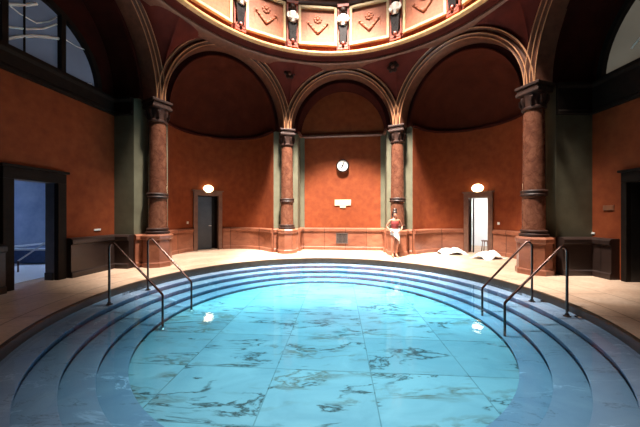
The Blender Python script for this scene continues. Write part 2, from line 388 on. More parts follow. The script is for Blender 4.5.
def rect_bay(name, b, depth, dooropen=None, doorh=2.36, window=False, trimz=5.18, dm='dado', extra=0, wr=1.6, fz=4.5):
    # back wall, with the doorway left out
    mb = MB(); top = trimz
    segs = [(-b.w, b.w, 0)]
    if dooropen: t0, t1 = dooropen; segs = [(-b.w, t0, 0), (t0, t1, doorh), (t1, b.w, 0)]
    for t0, t1, z0 in segs: wall_quad(mb, b.P(t0, depth), b.P(t1, depth), z0, top)
    struct(mb.build('wall_'+name, 'plaster'))
    mb = MB()   # grey-green returns of the bay
    wall_quad(mb, b.P(-b.w, S0), b.P(-b.w, depth), 0, ZS); wall_quad(mb, b.P(b.w, depth), b.P(b.w, S0), 0, ZS)
    if not window:   # narrow green strips at the ends of the back wall
        for sg in (-1, 1):
            c_ = b.P(sg*(b.w-.09), depth-.03); mb.box(c_.x, c_.y, 3.05, .18, .06, 4.2, b.rz)
    struct(mb.build('wall_'+name+'_returns', 'green'))
    # barrel vault and the lunette wall closing it
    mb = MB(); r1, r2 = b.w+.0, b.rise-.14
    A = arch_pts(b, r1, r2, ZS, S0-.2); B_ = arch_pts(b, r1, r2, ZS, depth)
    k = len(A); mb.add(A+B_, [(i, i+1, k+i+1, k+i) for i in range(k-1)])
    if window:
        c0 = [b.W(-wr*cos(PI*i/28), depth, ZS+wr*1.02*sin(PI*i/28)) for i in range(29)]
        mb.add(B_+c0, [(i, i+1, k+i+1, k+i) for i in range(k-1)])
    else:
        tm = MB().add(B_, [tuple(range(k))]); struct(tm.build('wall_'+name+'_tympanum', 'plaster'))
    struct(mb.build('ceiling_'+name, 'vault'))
    mb = MB()
    path = [b.P(-b.w, S0), b.P(-b.w, depth), b.P(b.w, depth), b.P(b.w, S0)]
    if window:
        sweep(mb, path, [(0, fz), (.10, fz), (.10, fz+.08), (.06, fz+.12), (.06, 4.98), (.14, 5.03), (.14, 5.10), (0, 5.12)])
    else:
        sweep(mb, path, [(0, 5.10), (.05, 5.10), (.09, 5.15), (.09, 5.22), (.03, 5.25), (0, 5.25)])
    struct(mb.build('trim_'+name, 'darkframe' if window else 'arch'))
    P_ = dado_prof(0)
    # dado along the returns and the back wall, broken by the doorway
    mb = MB()
    if dooropen:
        t0, t1 = dooropen[0]-.22, dooropen[1]+.22
        sweep(mb, [b.P(-b.w, S0), b.P(-b.w, depth), b.P(t0, depth)], dado_prof(extra))
        sweep(mb, [b.P(t1, depth), b.P(b.w, depth), b.P(b.w, S0)], dado_prof(extra))
    else: sweep(mb, path, P_)
    struct(mb.build('baseboard_'+name, dm))

def apse_bay(name, b, half=.47, doorh=2.45, a0=0, fr_=.21):
    al = math.asin(half/b.w); mb = MB()
    p1 = [b.P(-b.w, S0)]+arcpath(b, -PI/2, a0-al, 26); p2 = arcpath(b, a0+al, PI/2, 26)+[b.P(b.w, S0)]
    for path in (p1, p2):
        for i in range(len(path)-1): wall_quad(mb, path[i], path[i+1], 0, ZS+.05)
    wall_quad(mb, p1[-1], p2[0], doorh, ZS+.05)
    o = mb.build('wall_'+name, 'plaster', smooth=True); struct(o)
    # half dome above, and a short barrel in front of it
    mb = MB(); r2 = b.rise-.14
    A = arch_pts(b, b.w, r2, ZS, S0-.2); B_ = arch_pts(b, b.w, r2, ZS, SC_); k = len(A)
    mb.add(A+B_, [(i, i+1, k+i+1, k+i) for i in range(k-1)])
    def dome(u, v):
        a = -PI/2+PI*u; e = v*PI/2
        return b.W(b.w*cos(e)*sin(a), SC_+b.w*cos(e)*cos(a), ZS+r2*sin(e))
    mb.grid(dome, 32, 14)
    struct(mb.build('ceiling_'+name, 'shaded_niche_vault', smooth=True))
    mb = MB(); full = [b.P(-b.w, S0)]+arcpath(b, -PI/2, PI/2, 40)+[b.P(b.w, S0)]
    sweep(mb, full, [(0, 5.10), (.04, 5.10), (.07, 5.15), (.07, 5.20), (.02, 5.23), (0, 5.23)])
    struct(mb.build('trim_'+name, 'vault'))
    al2 = math.asin((half+fr_)/b.w); mb = MB()
    sweep(mb, [b.P(-b.w, S0)]+arcpath(b, -PI/2, a0-al2, 24), DADO); sweep(mb, arcpath(b, a0+al2, PI/2, 24)+[b.P(b.w, S0)], DADO)
    struct(mb.build('baseboard_'+name, 'dado', smooth=True))

rect_bay('back', BAY['back'], 1.2)
bl, br = BAY['left'], BAY['right']
def t_of_y(b, depth, y):           # where the bay's back wall reaches a given y
    return (y-(b.m.y+b.n.y*depth))/b.t.y
DR = 1.47
dl = sorted((t_of_y(bl, 1.15, 5.76), t_of_y(bl, 1.15, 6.62)))
dr = sorted((t_of_y(br, DR, 6.42), t_of_y(br, DR, 5.45)))
rect_bay('left', bl, 1.15, dl, 2.36, True, 5.1, 'dado_shaded', .10, 1.6, 4.6)
rect_bay('right', br, DR, dr, 2.36, True, 5.1, 'dado_shaded', .12, 2.12, 4.28)
apse_bay('left_niche', BAY['left_niche']); A2 = R_(-10); apse_bay('right_niche', BAY['right_niche'], .37, 2.30, A2, .19)
for nm in ('rear_right', 'rear', 'rear_left'):
    b = BAY[nm]; mb = MB(); wall_quad(mb, b.P(-b.a-.3, .3), b.P(b.a+.3, .3), 0, 7.6); struct(mb.build('wall_'+nm, 'plaster'))
# piers behind the columns
order = ['rear_left', 'left', 'left_niche', 'back', 'right_niche', 'right', 'rear_right']
for i in range(len(order)-1):
    b0, b1 = BAY[order[i]], BAY[order[i+1]]
    p = b0.P(b0.w, S0) if 'rear' not in order[i] else b0.P(b0.a, .3); q = b1.P(-b1.w, S0) if 'rear' not in order[i+1] else b1.P(-b1.a, .3)
    mb = MB(); wall_quad(mb, p, q, 0, ZS+.1)
    struct(mb.build('wall_pier', 'green'))
    mb = MB(); sweep(mb, [p, q], DADO); struct(mb.build('baseboard_pier', 'dado'))

# archivolts
for nm, b in BAY.items():
    mb = MB(); e = .27
    prof = [(0, .34), (0, -.10), (.03, -.14), (.06, -.14), (.075, -.17), (.10, -.19), (.125, -.17), (.135, -.15), (.19, -.15), (.205, -.20), (.235, -.225), (.26, -.20), (.27, -.15), (.27, .0)]
    K = 48; vs = []
    for i in range(K+1):
        a = PI*i/K
        for o_, d in prof: vs.append(b.W(-(b.ri+o_)*cos(a), d, ZS+(b.rise+o_)*sin(a)))
    k = len(prof); mb.add(vs, [(i*k+j, (i+1)*k+j, (i+1)*k+j+1, i*k+j+1) for i in range(K) for j in range(k-1)])
    struct(mb.build('trim_arch_'+nm, 'arch', smooth=True))
    for o_, d_, rd in ((.10, -.19, .016), (.247, -.225, .018), (.012, -.12, .014)):
        mb = MB().tube([b.W(-(b.ri+o_)*cos(PI*i/K), d_, ZS+(b.rise+o_)*sin(PI*i/K)) for i in range(K+1)], rd, 6)
        struct(mb.build('trim_bead_'+nm, 'bead', smooth=True))
    # wall between the archivolt's soffit and the narrower vault behind it
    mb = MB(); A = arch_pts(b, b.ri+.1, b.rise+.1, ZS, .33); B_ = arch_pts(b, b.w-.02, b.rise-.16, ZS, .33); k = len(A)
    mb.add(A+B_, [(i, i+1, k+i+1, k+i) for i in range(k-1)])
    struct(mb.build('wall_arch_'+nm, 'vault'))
# pendentive surface from arch backs to the round cornice
RZ, RR = 7.52, 5.15
mb = MB()
for nm, b in BAY.items():
    K = 40; J = 6; vs = []
    a_p = math.atan2(b.p.x-HX, b.p.y-HY); a_q = math.atan2(b.q.x-HX, b.q.y-HY)
    if a_q < a_p: a_q += 2*PI
    as_ = math.acos(b.a/(b.ri+.26))
    for i in range(K+1):
        a = as_+(PI-2*as_)*i/K; e = .26; t = max(-b.a, min(b.a, -(b.ri+e)*cos(a)))
        low = Vector(b.W(t, -.13, ZS+(b.rise+e)*sin(a)-.02))
        if i in (0, K):
            low.z = ZS+.58
            cp = b.p if t < 0 else b.q; rd = Vector((cp.x-HX, cp.y-HY)).normalized(); low.x = cp.x-rd.x*.13; low.y = cp.y-rd.y*.13
        u = (t/b.a+1)/2; g = a_p+(a_q-a_p)*u
        top = Vector((RX+RR*sin(g), HY+RR*cos(g), RZ))
        for j in range(J+1):
            v = j/J; q = low.lerp(top, v); out_ = Vector((sin(g), cos(g), 0)); hgt = max(0, top.z-low.z)
            q += out_*hgt*.05*sin(PI*v)
            vs.append(q)
    mb.add(vs, [(i*(J+1)+j, (i+1)*(J+1)+j, (i+1)*(J+1)+j+1, i*(J+1)+j+1) for i in range(K) for j in range(J)])
o = struct(mb.build('wall_spandrels', 'spandrel', smooth=True))
bm = bmesh.new(); bm.from_mesh(o.data); bmesh.ops.remove_doubles(bm, verts=bm.verts, dist=.015); bmesh.ops.recalc_face_normals(bm, faces=bm.faces)
for e_ in bm.edges: e_.smooth = True
bm.to_mesh(o.data); bm.free()

# round cornice, drum and dome
mb = MB().lathe([(5.5, 7.42), (5.20, 7.46), (5.16, 7.48), (5.12, 7.50), (5.11, 7.535), (5.14, 7.56)], 128, RX, HY); struct(mb.build('trim_2', 'arch', smooth=True))
mb = MB().lathe([(5.14, 7.55), (5.08, 7.60), (5.06, 7.66), (5.02, 7.70), (4.95, 7.71)], 128, RX, HY); struct(mb.build('trim_3', 'spandrel', smooth=True))
mb = MB().lathe([(4.97, 7.70), (4.88, 7.72), (4.85, 7.745), (4.845, 7.79), (4.87, 7.82), (4.95, 7.84)], 128, RX, HY); struct(mb.build('trim_4', 'gilt', smooth=True))
mb = MB().lathe([(4.95, 7.835), (5.0, 7.87), (5.02, 7.90), (5.10, 7.93), (5.10, 9.78)], 128, RX, HY); struct(mb.build('wall_drum', 'redstone', smooth=True))
mb = MB().lathe([(5.12, 9.66), (5.0, 9.70), (4.93, 9.78), (4.93, 9.86), (4.82, 9.92), (4.74, 10.0), (4.74, 10.08), (4.9, 10.14)], 128, RX, HY); struct(mb.build('trim_5', 'arch', smooth=True))
prof = [(4.9+.02*0, 10.1)]
for i in range(15):
    a = i/14; ang_ = a*R_(74); prof.append((1.35+(4.85-1.35)*cos(ang_)**1 if i < 14 else 1.3, 10.15+6.3*sin(ang_)))
prof.append((1.25, 16.9)); prof.append((0.001, 17.0))
mb = MB().lathe(prof, 64, RX, HY); struct(mb.build('ceiling', 'spandrel', smooth=True))

def drumP(a, r, z, side=0):   # point on the drum: angle, radius, height, sideways shift
    return (RX+r*sin(a)+side*cos(a), HY+r*cos(a)-side*sin(a), z)
# ------------------------------------------------------------------ relief panels of the drum
PAN = [(-50, 'leftmost of the cream-framed salmon relief panels under the dome'), (-27.5, 'salmon relief panel with flower garland, second from left in the dome drum'),
       (-5, 'cream-framed salmon relief panel with chevron garland, above the clock bay to the left'), (17.5, 'salmon relief panel right of centre in the drum, between two white busts'),
       (40, 'salmon relief panel second from right in the dome drum'), (62.5, 'rightmost sliver of the salmon relief panels, at the cornice')]
for deg, lab in PAN:
    a = R_(deg); e = empty('relief_panel', drumP(a, 5.02, 8.10), -a)
    tag(e, lab, 'relief panel', 'relief panels round the dome drum')
    W_, H_ = 1.48, 1.50   # local: x across, y outwards, z up
    mb = MB()
    for x, z, sx, sz in ((-W_/2+.05, H_/2, .1, H_), (W_/2-.05, H_/2, .1, H_), (0, .05, W_-.2, .1), (0, H_-.05, W_-.2, .1)): mb.box(x, -.02, z, sx, .12, sz)
    mb.build('frame', 'cream', e, bevel=.015)
    MB().box(0, .03, H_/2, W_-.18, .06, H_-.18).build('field', 'salmon', e)
    mb = MB()
    for k in range(8):
        g = k*PI/4; mb.ball((.11*cos(g), -.005, 1.02+.11*sin(g)), (.06, .03, .06), 8, 6)
    mb.ball((0, -.02, 1.02), (.07, .04, .07), 10, 6)
    mb.build('rosette', 'salmon', e, smooth=True)
    mb = MB()
    pts = [(-.40+.8*i/16, -.005, .92-.42*(1-abs(-1+2*i/16))**.8) for i in range(17)]
    mb.tube(pts, [.02+.03*(1-abs(-1+2*i/16)) for i in range(17)], 8)
    for i in range(1, 16, 2): p = pts[i]; mb.ball((p[0], -.02, p[2]+.03), (.05, .03, .05), 8, 6)
    for sg in (-1, 1): mb.tube([(sg*.40, 0, .92), (sg*.44, 0, .75), (sg*.42, 0, .6)], [.03, .02, .008], 6)
    mb.build('garland', 'salmon', e, smooth=True)

# ------------------------------------------------------------------ busts between the panels
def bust_statue(deg, lab, src=None):
    a = R_(deg); loc = drumP(a, 4.98, 7.9)
    if src:
        e = src.copy(); C.objects.link(e); e.location = loc; e.rotation_euler = (0, 0, -a)
        for ch in list(src.children):
            c_ = ch.copy(); C.objects.link(c_); c_.parent = e
        e['label'] = lab; return e
    e = empty('bust_statue', loc, -a); tag(e, lab, 'statue', 'white busts on black pillars round the drum')
    mb = MB().box(0, .02, .10, .38, .22, .2)
    for sg in (-1, 1):
        mb.tube([(sg*.10+.07*cos(g), -.08, .16+.07*sin(g)) for g in [k*.6 for k in range(11)]], .025, 6)
    mb.ball((0, -.12, .2), (.06, .05, .08), 8, 6)
    mb.build('scroll_base', 'redstone', e, smooth=True)
    mb = MB(); vs = []
    for z, wd in ((.22, .11), (.75, .15), (.92, .17)):
        vs += [(-wd, -.12, z), (wd, -.12, z), (wd, .12, z), (-wd, .12, z)]
    fs = [(3, 2, 1, 0), (8, 9, 10, 11)]
    for k in range(2):
        for q in range(4): fs.append((k*4+q, k*4+(q+1) % 4, k*4+4+(q+1) % 4, k*4+4+q))
    mb.add(vs, fs); mb.build('pillar', 'black', e, bevel=.01)
    mb = MB()
    mb.tube([(0, -.06, .90), (0, -.07, 1.02), (0, -.08, 1.14), (0, -.07, 1.26), (0, -.07, 1.33)], [.12, .13, .165, .15, .06], 14)
    for sg in (-1, 1):
        mb.tube([(sg*.14, -.07, 1.26), (sg*.18, -.08, 1.16), (sg*.16, -.14, 1.04), (sg*.05, -.2, 1.0)], [.06, .055, .045, .035], 8)
    mb.build('torso', 'white_marble', e, smooth=True)
    mb = MB().ball((0, -.09, 1.46), (.09, .10, .12), 12, 8).ball((0, -.04, 1.52), (.12, .12, .10), 12, 8)
    mb.tube([(0, -.19, 1.47), (0, -.205, 1.44)], [.015, .02], 6)
    for sg in (-1, 1): mb.ball((sg*.10, -.05, 1.40), (.045, .06, .09), 8, 6)
    mb.build('head', 'capital', e, smooth=True)
    mb = MB()
    for sg in (-1, 1): mb.box(sg*.185, .03, .95, .06, .12, 1.5)
    mb.box(0, .03, 1.70, .44, .2, .12)
    mb.build('surround', 'redstone', e, bevel=.01)
    return e
HER = [(-38.75, 'white bust on a black pillar, leftmost in the drum'), (-16.25, 'white bust on a black pillar above the left door arch edge'),
       (6.25, 'white bust on a black pillar straight above the clock'), (28.75, 'white bust on a black pillar above the column behind the woman'), (51.25, 'white bust on a black pillar, rightmost in the drum')]
s0 = None
for d_, l_ in HER:
    r_ = bust_statue(d_, l_, s0); s0 = s0 or r_

# small rosettes on the spandrels
for cn, dr_, lab in (('B', 5.39, 'small dark rosette between the left and middle arches'), ('C', 5.36, 'small dark rosette between the middle and right arches')):
    a = math.atan2(COLS[cn].x-HX, COLS[cn].y-HY)
    e = empty('spandrel_rosette', (HX+dr_*sin(a), HY+dr_*cos(a), 7.15), -a)
    tag(e, lab, 'rosette', 'rosettes between the arches'); e.scale = (1.5, 1.2, 1.5)
    mb = MB()
    for k in range(6): g = k*PI/3; mb.ball((.10*cos(g), 0, .10*sin(g)), (.055, .03, .055), 8, 6)
    mb.build('petals', 'capital', e, smooth=True)
    mb = MB().ball((0, -.02, 0), (.05, .035, .05), 8, 6); mb.build('centre', 'arch', e, smooth=True)

# ------------------------------------------------------------------ columns
def column(cn, lab, src=None):
    p = COLS[cn]; a = math.atan2(p.x-HX, p.y-HY)
    if src:
        e = src.copy(); C.objects.link(e); e.location = (p.x, p.y, 0); e.rotation_euler = (0, 0, -a)
        for ch in list(src.children): c_ = ch.copy(); C.objects.link(c_); c_.parent = e
        e['label'] = lab; return e
    e = empty('marble_column', (p.x, p.y, 0), -a); tag(e, lab, 'column', 'marble columns round the pool hall')
    mb = MB(); oc = PI/8
    def octo(prof): return MB().lathe([(r/cos(oc), z) for r, z in prof], 8, a0=oc, a1=2*PI+oc)
    octo([(.001, 0), (.40, 0), (.40, .13), (.365, .16), (.365, .82), (.40, .86), (.41, .95), (.36, 1.0), (.001, 1.0)]).build('pedestal', 'dado', e)
    MB().lathe([(.33, 1.0), (.34, 1.03), (.34, 1.07), (.30, 1.09), (.29, 1.11), (.315, 1.14), (.31, 1.17), (.275, 1.19)], 32).build('base', 'capital', e, smooth=True)
    MB().lathe([(.275, 1.19), (.265, 1.25), (.265, 2.08), (.258, 2.3), (.250, 3.2), (.238, 4.5)], 36).build('shaft', 'column', e, smooth=True)
    MB().lathe([(.262, 2.10), (.30, 2.11), (.31, 2.14), (.29, 2.17), (.30, 2.20), (.31, 2.23), (.295, 2.26), (.258, 2.27)], 32).build('collar', 'capital', e, smooth=True)
    mb = MB().lathe([(.238, 4.44), (.275, 4.46), (.275, 4.50), (.245, 4.52), (.25, 4.60), (.27, 4.75), (.29, 4.84), (.30, 4.86)], 32)
    for k in range(8):
        g = k*PI/4+PI/8
        mb.tube([(.25*sin(g), .25*cos(g), 4.53), (.30*sin(g), .30*cos(g), 4.66), (.31*sin(g), .31*cos(g), 4.78), (.335*sin(g), .335*cos(g), 4.74)], [.03, .05, .04, .02], 6)
    mb.build('capital', 'capital', e, smooth=True)
    mb = MB().box(0, 0, 4.90, .60, .60, .08).box(0, .02, 4.99, .54, .60, .10).box(0, .04, 5.08, .62, .70, .08)
    mb.build('abacus', 'capital', e, bevel=.015)
    return e
c0 = column('B', 'red-brown marble column left of the wall clock, between left and middle arches')
column('C', 'red-brown marble column directly behind the standing woman', c0)
column('A', 'large red-brown marble column behind the left pair of handrails', c0)
column('D', 'large red-brown marble column behind the right pair of handrails', c0)
# the two columns just outside the picture, which carry the side arches
column('E', 'marble column nearest the camera on the left, carrying the left side arch', c0)
column('F', 'marble column nearest the camera on the right, carrying the right side arch', c0)

# ------------------------------------------------------------------ niche doors
def apse_pt(b, a0, rad, t=0): q = b.P(rad*sin(a0), SC_+rad*cos(a0)); d = b.t*cos(a0)-b.n*sin(a0); return q+d*t
def niche_door(name, b, room, half=.47, H_=2.45, a0=0):
    q = apse_pt(b, a0, b.w*cos(math.asin(half/b.w)))
    e = empty(name, (q.x, q.y, 0), b.rz-a0); struct(e)      # local x along wall, y outwards
    mb = MB(); f_ = .17
    for sg in (-1, 1): mb.box(sg*(half+f_/2-.02), -.03, H_/2, f_, .22, H_)
    mb.box(0, -.03, H_+.10, 2*half+2*f_-.04, .22, .2); mb.box(0, -.05, H_+.22, 2*half+2*f_+.06, .26, .05)
    mb.build('door_frame', 'doorframe', e, bevel=.01)
    mb = MB()
    for sg in (-1, 1): mb.box(sg*(half+.05), .30, H_/2, .1, .44, H_)
    mb.box(0, .30, H_+.05, 2*half+.2, .44, .1)
    mb.build('reveal', 'darkframe' if room == 'dark' else 'doorframe', e)
    return e
bn = BAY['left_niche']; e = niche_door('door_1', bn, 'dark')
mb = MB(); mb.box(-.10, .30, 1.21, .72, .05, 2.42); lf = mb.build('door_leaf', 'doorblue', e, bevel=.01)
mb = MB().box(.17, .24, 1.08, .10, .04, .03).tube([(.215, .27, 1.08), (.215, .23, 1.08)], .02, 8); mb.build('door_handle', 'steel', lf)
mb = MB().box(-.10, .272, 1.75, .5, .012, .9).box(-.10, .272, .65, .5, .012, .8); mb.build('door_panel', 'doorblue', lf, bevel=.006)
mb = MB().box(0, .56, 1.3, 1.3, .04, 2.6); mb.build('back_panel', 'dark', e)
bn2 = BAY['right_niche']; e = niche_door('door_2', bn2, 'light', .37, 2.30, A2)
th = R_(62)
mb = MB(); mb.box(-.37+.10, .42, 1.14, .05, .60, 2.27, R_(12)); lf = mb.build('door_leaf', 'darkframe', e, bevel=.01)
# white bright room behind it
mb = MB()
for x, y, z, sx, sy, sz in ((0, 3.2, 1.6, 3.6, .1, 3.2), (-1.8, 1.9, 1.6, .1, 2.6, 3.2), (1.8, 1.9, 1.6, .1, 2.6, 3.2), (0, 1.9, 3.2, 3.6, 2.7, .1), (-1.2, .56, 1.6, 1.3, .04, 3.2), (1.2, .56, 1.6, 1.3, .04, 3.2)):
    mb.box(x, y, z, sx, sy, sz)
o = mb.build('wall_bright_room', 'roomwhite'); q = apse_pt(bn2, A2, bn2.w*cos(math.asin(.37/bn2.w))); o.location = (q.x, q.y, 0); o.rotation_euler = (0, 0, bn2.rz-A2); struct(o)
# stool with something brown seen through the door
q = apse_pt(bn2, A2, bn2.w+.80, .12)
e = empty('stool', (q.x, q.y, 0), bn2.rz); tag(e, 'small brown stool seen through the open bright doorway', 'stool')
mb = MB().lathe([(.001, .44), (.17, .44), (.18, .46), (.18, .48), (.001, .49)], 20); mb.build('seat', 'brownwood', e, smooth=True)
for k in range(4):
    g = k*PI/2+PI/4; MB().tube([(.13*cos(g), .13*sin(g), .45), (.18*cos(g), .18*sin(g), 0)], .018, 8).build('leg', 'brownwood', e)

# oval lamps over the doors
def wall_lamp(b, lab, z, yaw=0):
    q = apse_pt(b, yaw, b.w-.03); e = empty('wall_lamp', (q.x, q.y, z), b.rz-yaw); tag(e, lab, 'lamp', 'oval lamps over the niche doors')
    MB().lathe([(.001, 0), (.15, 0), (.15, .05), (.12, .06)], 28).build('back_plate', 'brass', e, smooth=True).rotation_euler = (PI/2, 0, 0)
    mb = MB().ball((0, -.16, 0), (.215, .12, .165), 24, 14); g = mb.build('glass_globe', 'lampglass', e, smooth=True)
    return e
wall_lamp(bn, 'glowing oval lamp over the blue-grey door on the left', 2.76)
wall_lamp(bn2, 'glowing oval lamp over the bright open door on the right', 2.68, A2)

# light switches beside the doors
def switch(b, ang_, lab, z=1.25):
    q = b.P((b.w-.012)*sin(ang_), SC_+(b.w-.012)*cos(ang_)); e = empty('light_switch', (q.x, q.y, z), b.rz-ang_); tag(e, lab, 'switch')
    MB().box(0, 0, 0, .085, .02, .10).build('plate', 'white', e, bevel=.004); MB().box(0, -.015, 0, .03, .02, .045).build('rocker', 'white', e)
switch(bn, R_(-26), 'white light switch left of the blue-grey door')
switch(bn2, R_(13), 'white light switch right of the bright open door')

# ------------------------------------------------------------------ left doorway with its blue side room
def side_door(name, b, depth, d0, d1, frame='darkframe', H_=2.36, rev=.42, jm='jamb', fw=.2):
    c_ = b.P((d0+d1)/2, depth); e = empty(name, (c_.x, c_.y, 0), b.rz); struct(e); hw = (d1-d0)/2
    mb = MB()
    for sg in (-1, 1): mb.box(sg*(hw+fw/2), -.03, H_/2, fw, .12, H_)
    mb.box(0, -.03, H_+.12, 2*hw+2*fw, .12, .24); mb.box(0, -.05, H_+.27, 2*hw+2*fw+.08, .18, .06)
    mb.build('door_frame', frame, e, bevel=.012)
    mb = MB()
    for sg in (-1, 1): mb.box(sg*(hw+.06), rev/2+.03, H_/2, .12, rev, H_)
    mb.box(0, rev/2+.03, H_+.06, 2*hw+.24, rev, .12)
    mb.build('reveal', jm, e)
    return e
e = side_door('door_3', bl, 1.15, *dl, rev=.24)
mb = MB().box(bl.w*0+(dl[1]-dl[0])/2-.012, .15, .09, .03, .22, .18); mb.build('plinth', 'dark', e)
# room shell beyond (x < -7)
mb = MB()
mb.box(-11.2, 8.0, 1.8, .1, 9, 3.6).box(-9.1, 12.2, 1.8, 4.3, .1, 3.6).box(-9.1, 3.6, 1.8, 4.3, .1, 3.6).box(-9.1, 8, 3.6, 4.3, 9, .1)
struct(mb.build('wall_side_room', 'roomblue'))
mb = MB().box(-9.0, 8.15, .004, 3.9, 8.0, .008); struct(mb.build('floor_side_room', M['roomwhite']))
M['tile'] = noisy('blue_basin_tile', (.04, .08, .2), (.08, .14, .30), 8, .3, bmp=0)
e = empty('bathing_basin', (-9.6, 10.0, 0)); tag(e, 'blue tiled basin in the side room seen through the left doorway', 'basin')
mb = MB().box(0, 0, .22, 2.6, 2.4, .42); mb.build('basin_wall', 'tile', e, bevel=.02)
mb = MB().box(0, -1.12, .46, 2.7, .2, .06).box(-1.25, 0, .46, .2, 2.3, .06).box(1.25, 0, .46, .2, 2.3, .06); mb.build('rim', 'roomwhite', e, bevel=.01)
e = empty('stair_handrail', (-8.0, 7.6, 0)); tag(e, 'pale sloping handrail in the blue side room, through the left doorway', 'handrail')
def at(px, py, y): return Vector(((px-320)/272*y, y, 1.6+(214.5-py)/272*y))
p0, p1 = at(18, 261, 7.5), at(47, 241.5, 8.2)
off = Vector((8.0, -7.6, 0)); p0 += off; p1 += off
MB().tube([p0, p1], .022, 10).build('rail', 'steel', e, smooth=True)
MB().tube([p0, (p0.x, p0.y, 0.01)], .02, 8).build('post', 'bronze', e); MB().tube([p1, (p1.x, p1.y, 0.01)], .02, 8).build('post', 'bronze', e)

# right doorway into a dark room
e = side_door('door_4', br, DR, *dr, jm='dark', fw=.12)
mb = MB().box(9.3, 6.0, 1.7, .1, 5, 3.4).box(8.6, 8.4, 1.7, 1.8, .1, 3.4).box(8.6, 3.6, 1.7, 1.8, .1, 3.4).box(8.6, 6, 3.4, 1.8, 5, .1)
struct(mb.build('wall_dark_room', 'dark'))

# ------------------------------------------------------------------ lunette windows
PANE_REFLECTIONS = [(.035, [(0, 42), (8, 38.5), (20, 36.3), (35, 35.5), (50, 37), (60, 38.5)]), (.022, [(0, 24.5), (12, 27), (28, 29), (45, 28), (58, 24)]), (.035, [(0, 3), (12, 4), (26, 5), (38, 3.5)]),
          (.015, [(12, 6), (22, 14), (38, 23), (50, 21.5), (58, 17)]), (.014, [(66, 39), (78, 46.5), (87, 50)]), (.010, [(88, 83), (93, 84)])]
def lunette(name, b, depth, pane, r=1.58):
    c_ = b.P(0, depth); e = empty(name, (c_.x, c_.y, ZS), b.rz); struct(e)
    mb = MB(); K = 32
    ring = []
    for i in range(K+1):
        a = PI*i/K
        for rr, y in ((r+.06, -.04), (r-.07, -.04), (r-.07, .12), (r+.06, .12)): ring.append((-rr*cos(a), y, rr*sin(a)*1.02))
    mb.add(ring, [(i*4+j, (i+1)*4+j, (i+1)*4+(j+1) % 4, i*4+(j+1) % 4) for i in range(K) for j in range(4)])
    mb.box(0, .02, .03, 2*r, .14, .08)
    mb.box(.58, .02, r*.46, .11, .12, r*.93); mb.box(-.58, .02, r*.46, .11, .12, r*.93)
    mb.build('window_frame', 'darkframe', e)
    mb = MB()
    mb.tube([(-.2, .03, .05), (-.2, .03, r*.99)], .022, 6)
    mb.build('glazing_bar', 'darkframe', e)
    mb = MB()
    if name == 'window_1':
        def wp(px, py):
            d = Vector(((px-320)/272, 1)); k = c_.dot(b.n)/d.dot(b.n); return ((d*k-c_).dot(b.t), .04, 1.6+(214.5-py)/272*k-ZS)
        for rad, L in PANE_REFLECTIONS: mb.tube([wp(*q) for q in L], rad, 6)  # white tubes shaped as the reflections on the left window's glass
    else:
     mb.tube([(-.62*cos(PI*i/20)-.0, .04, .12+.55*sin(PI*i/20)) for i in range(21)], .04, 6)
     mb.tube([(-1.05*cos(PI*i/24), .04, .30+.75*sin(PI*i/24)) for i in range(25)], .028, 6)
     mb.tube([(-.9+1.8*i/20, .04, 1.18-.28*sin(PI*i/20)) for i in range(21)], .022, 6)
     mb.tube([(1.0+.4*i/6, .04, .72-.3*i/6) for i in range(7)], .018, 6); mb.tube([(-1.0-.4*i/6, .04, .72-.3*i/6) for i in range(7)], .018, 6)
    mb.build('tracery_and_reflections', 'white', e, smooth=True)
    mb = MB(); pts = [(-r*cos(PI*i/K), .08, r*sin(PI*i/K)*1.02) for i in range(K+1)]; pts2 = [(x, .1, z) for x, y, z in pts]
    mb.add(pts+pts2, [tuple(range(K+1)), tuple(range(K+1, 2*K+2))[::-1]]); mb.build('pane', pane, e)
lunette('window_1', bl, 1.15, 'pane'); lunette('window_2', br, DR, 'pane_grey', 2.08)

# ------------------------------------------------------------------ fittings on the middle wall
bb = BAY['back']
def tw(px, depth=1.2):     # t along the middle wall for a picture column
    d = Vector(((px-320)/272, 1)); o_ = bb.P(0, depth)
    k = o_.dot(bb.n)/d.dot(bb.n); return (d*k-o_).dot(bb.t)
q = bb.P(tw(342.7), 1.2); e = empty('wall_clock', (q.x, q.y, 1.6+48.5/272*12.3), bb.rz); tag(e, 'round white-faced wall clock with dark rim on the orange wall', 'clock')
o = MB().lathe([(.001, 0), (.25, 0), (.285, .02), (.285, .13), (.275, .145), (.245, .145), (.24, .12)], 40).build('case', 'black', e, smooth=True); o.rotation_euler = (PI/2, 0, 0)
o = MB().lathe([(.001, .118), (.242, .118)], 40).build('dial', 'white', e); o.rotation_euler = (PI/2, 0, 0)
mb = MB()
for k in range(12):
    g = k*PI/6; L = .045 if k % 3 else .06; mb.box(.205*sin(g), -.121, .205*cos(g), .012, .004, .012)
o = mb.build('hour_marks', 'black', e); o['kind'] = 'stuff'
def hand(g, L, wd): return MB().add([(x*cos(g)+z*sin(g), y, -x*sin(g)+z*cos(g)) for y in (-.128, -.134) for x, z in ((-wd, -.04), (wd, -.04), (wd*.5, L), (-wd*.5, L))], [(0, 1, 2, 3), (7, 6, 5, 4), (0, 1, 5, 4), (1, 2, 6, 5), (2, 3, 7, 6), (3, 0, 4, 7)])
hand(R_(22), .18, .024).build('minute_hand', 'black', e); hand(R_(205), .14, .030).build('hour_hand', 'black', e)
q = bb.P(tw(342.8), 1.2); e = empty('wall_sign', (q.x, q.y, 1.6+11/272*12.3), bb.rz); tag(e, 'small cream sign with a lower tab on the orange wall below the clock', 'sign')
MB().box(0, -.015, .04, .73, .03, .27).build('board', 'cream_sign', e, bevel=.005); MB().box(0, -.015, -.15, .26, .03, .09).build('tab', 'cream_sign', e, bevel=.004)
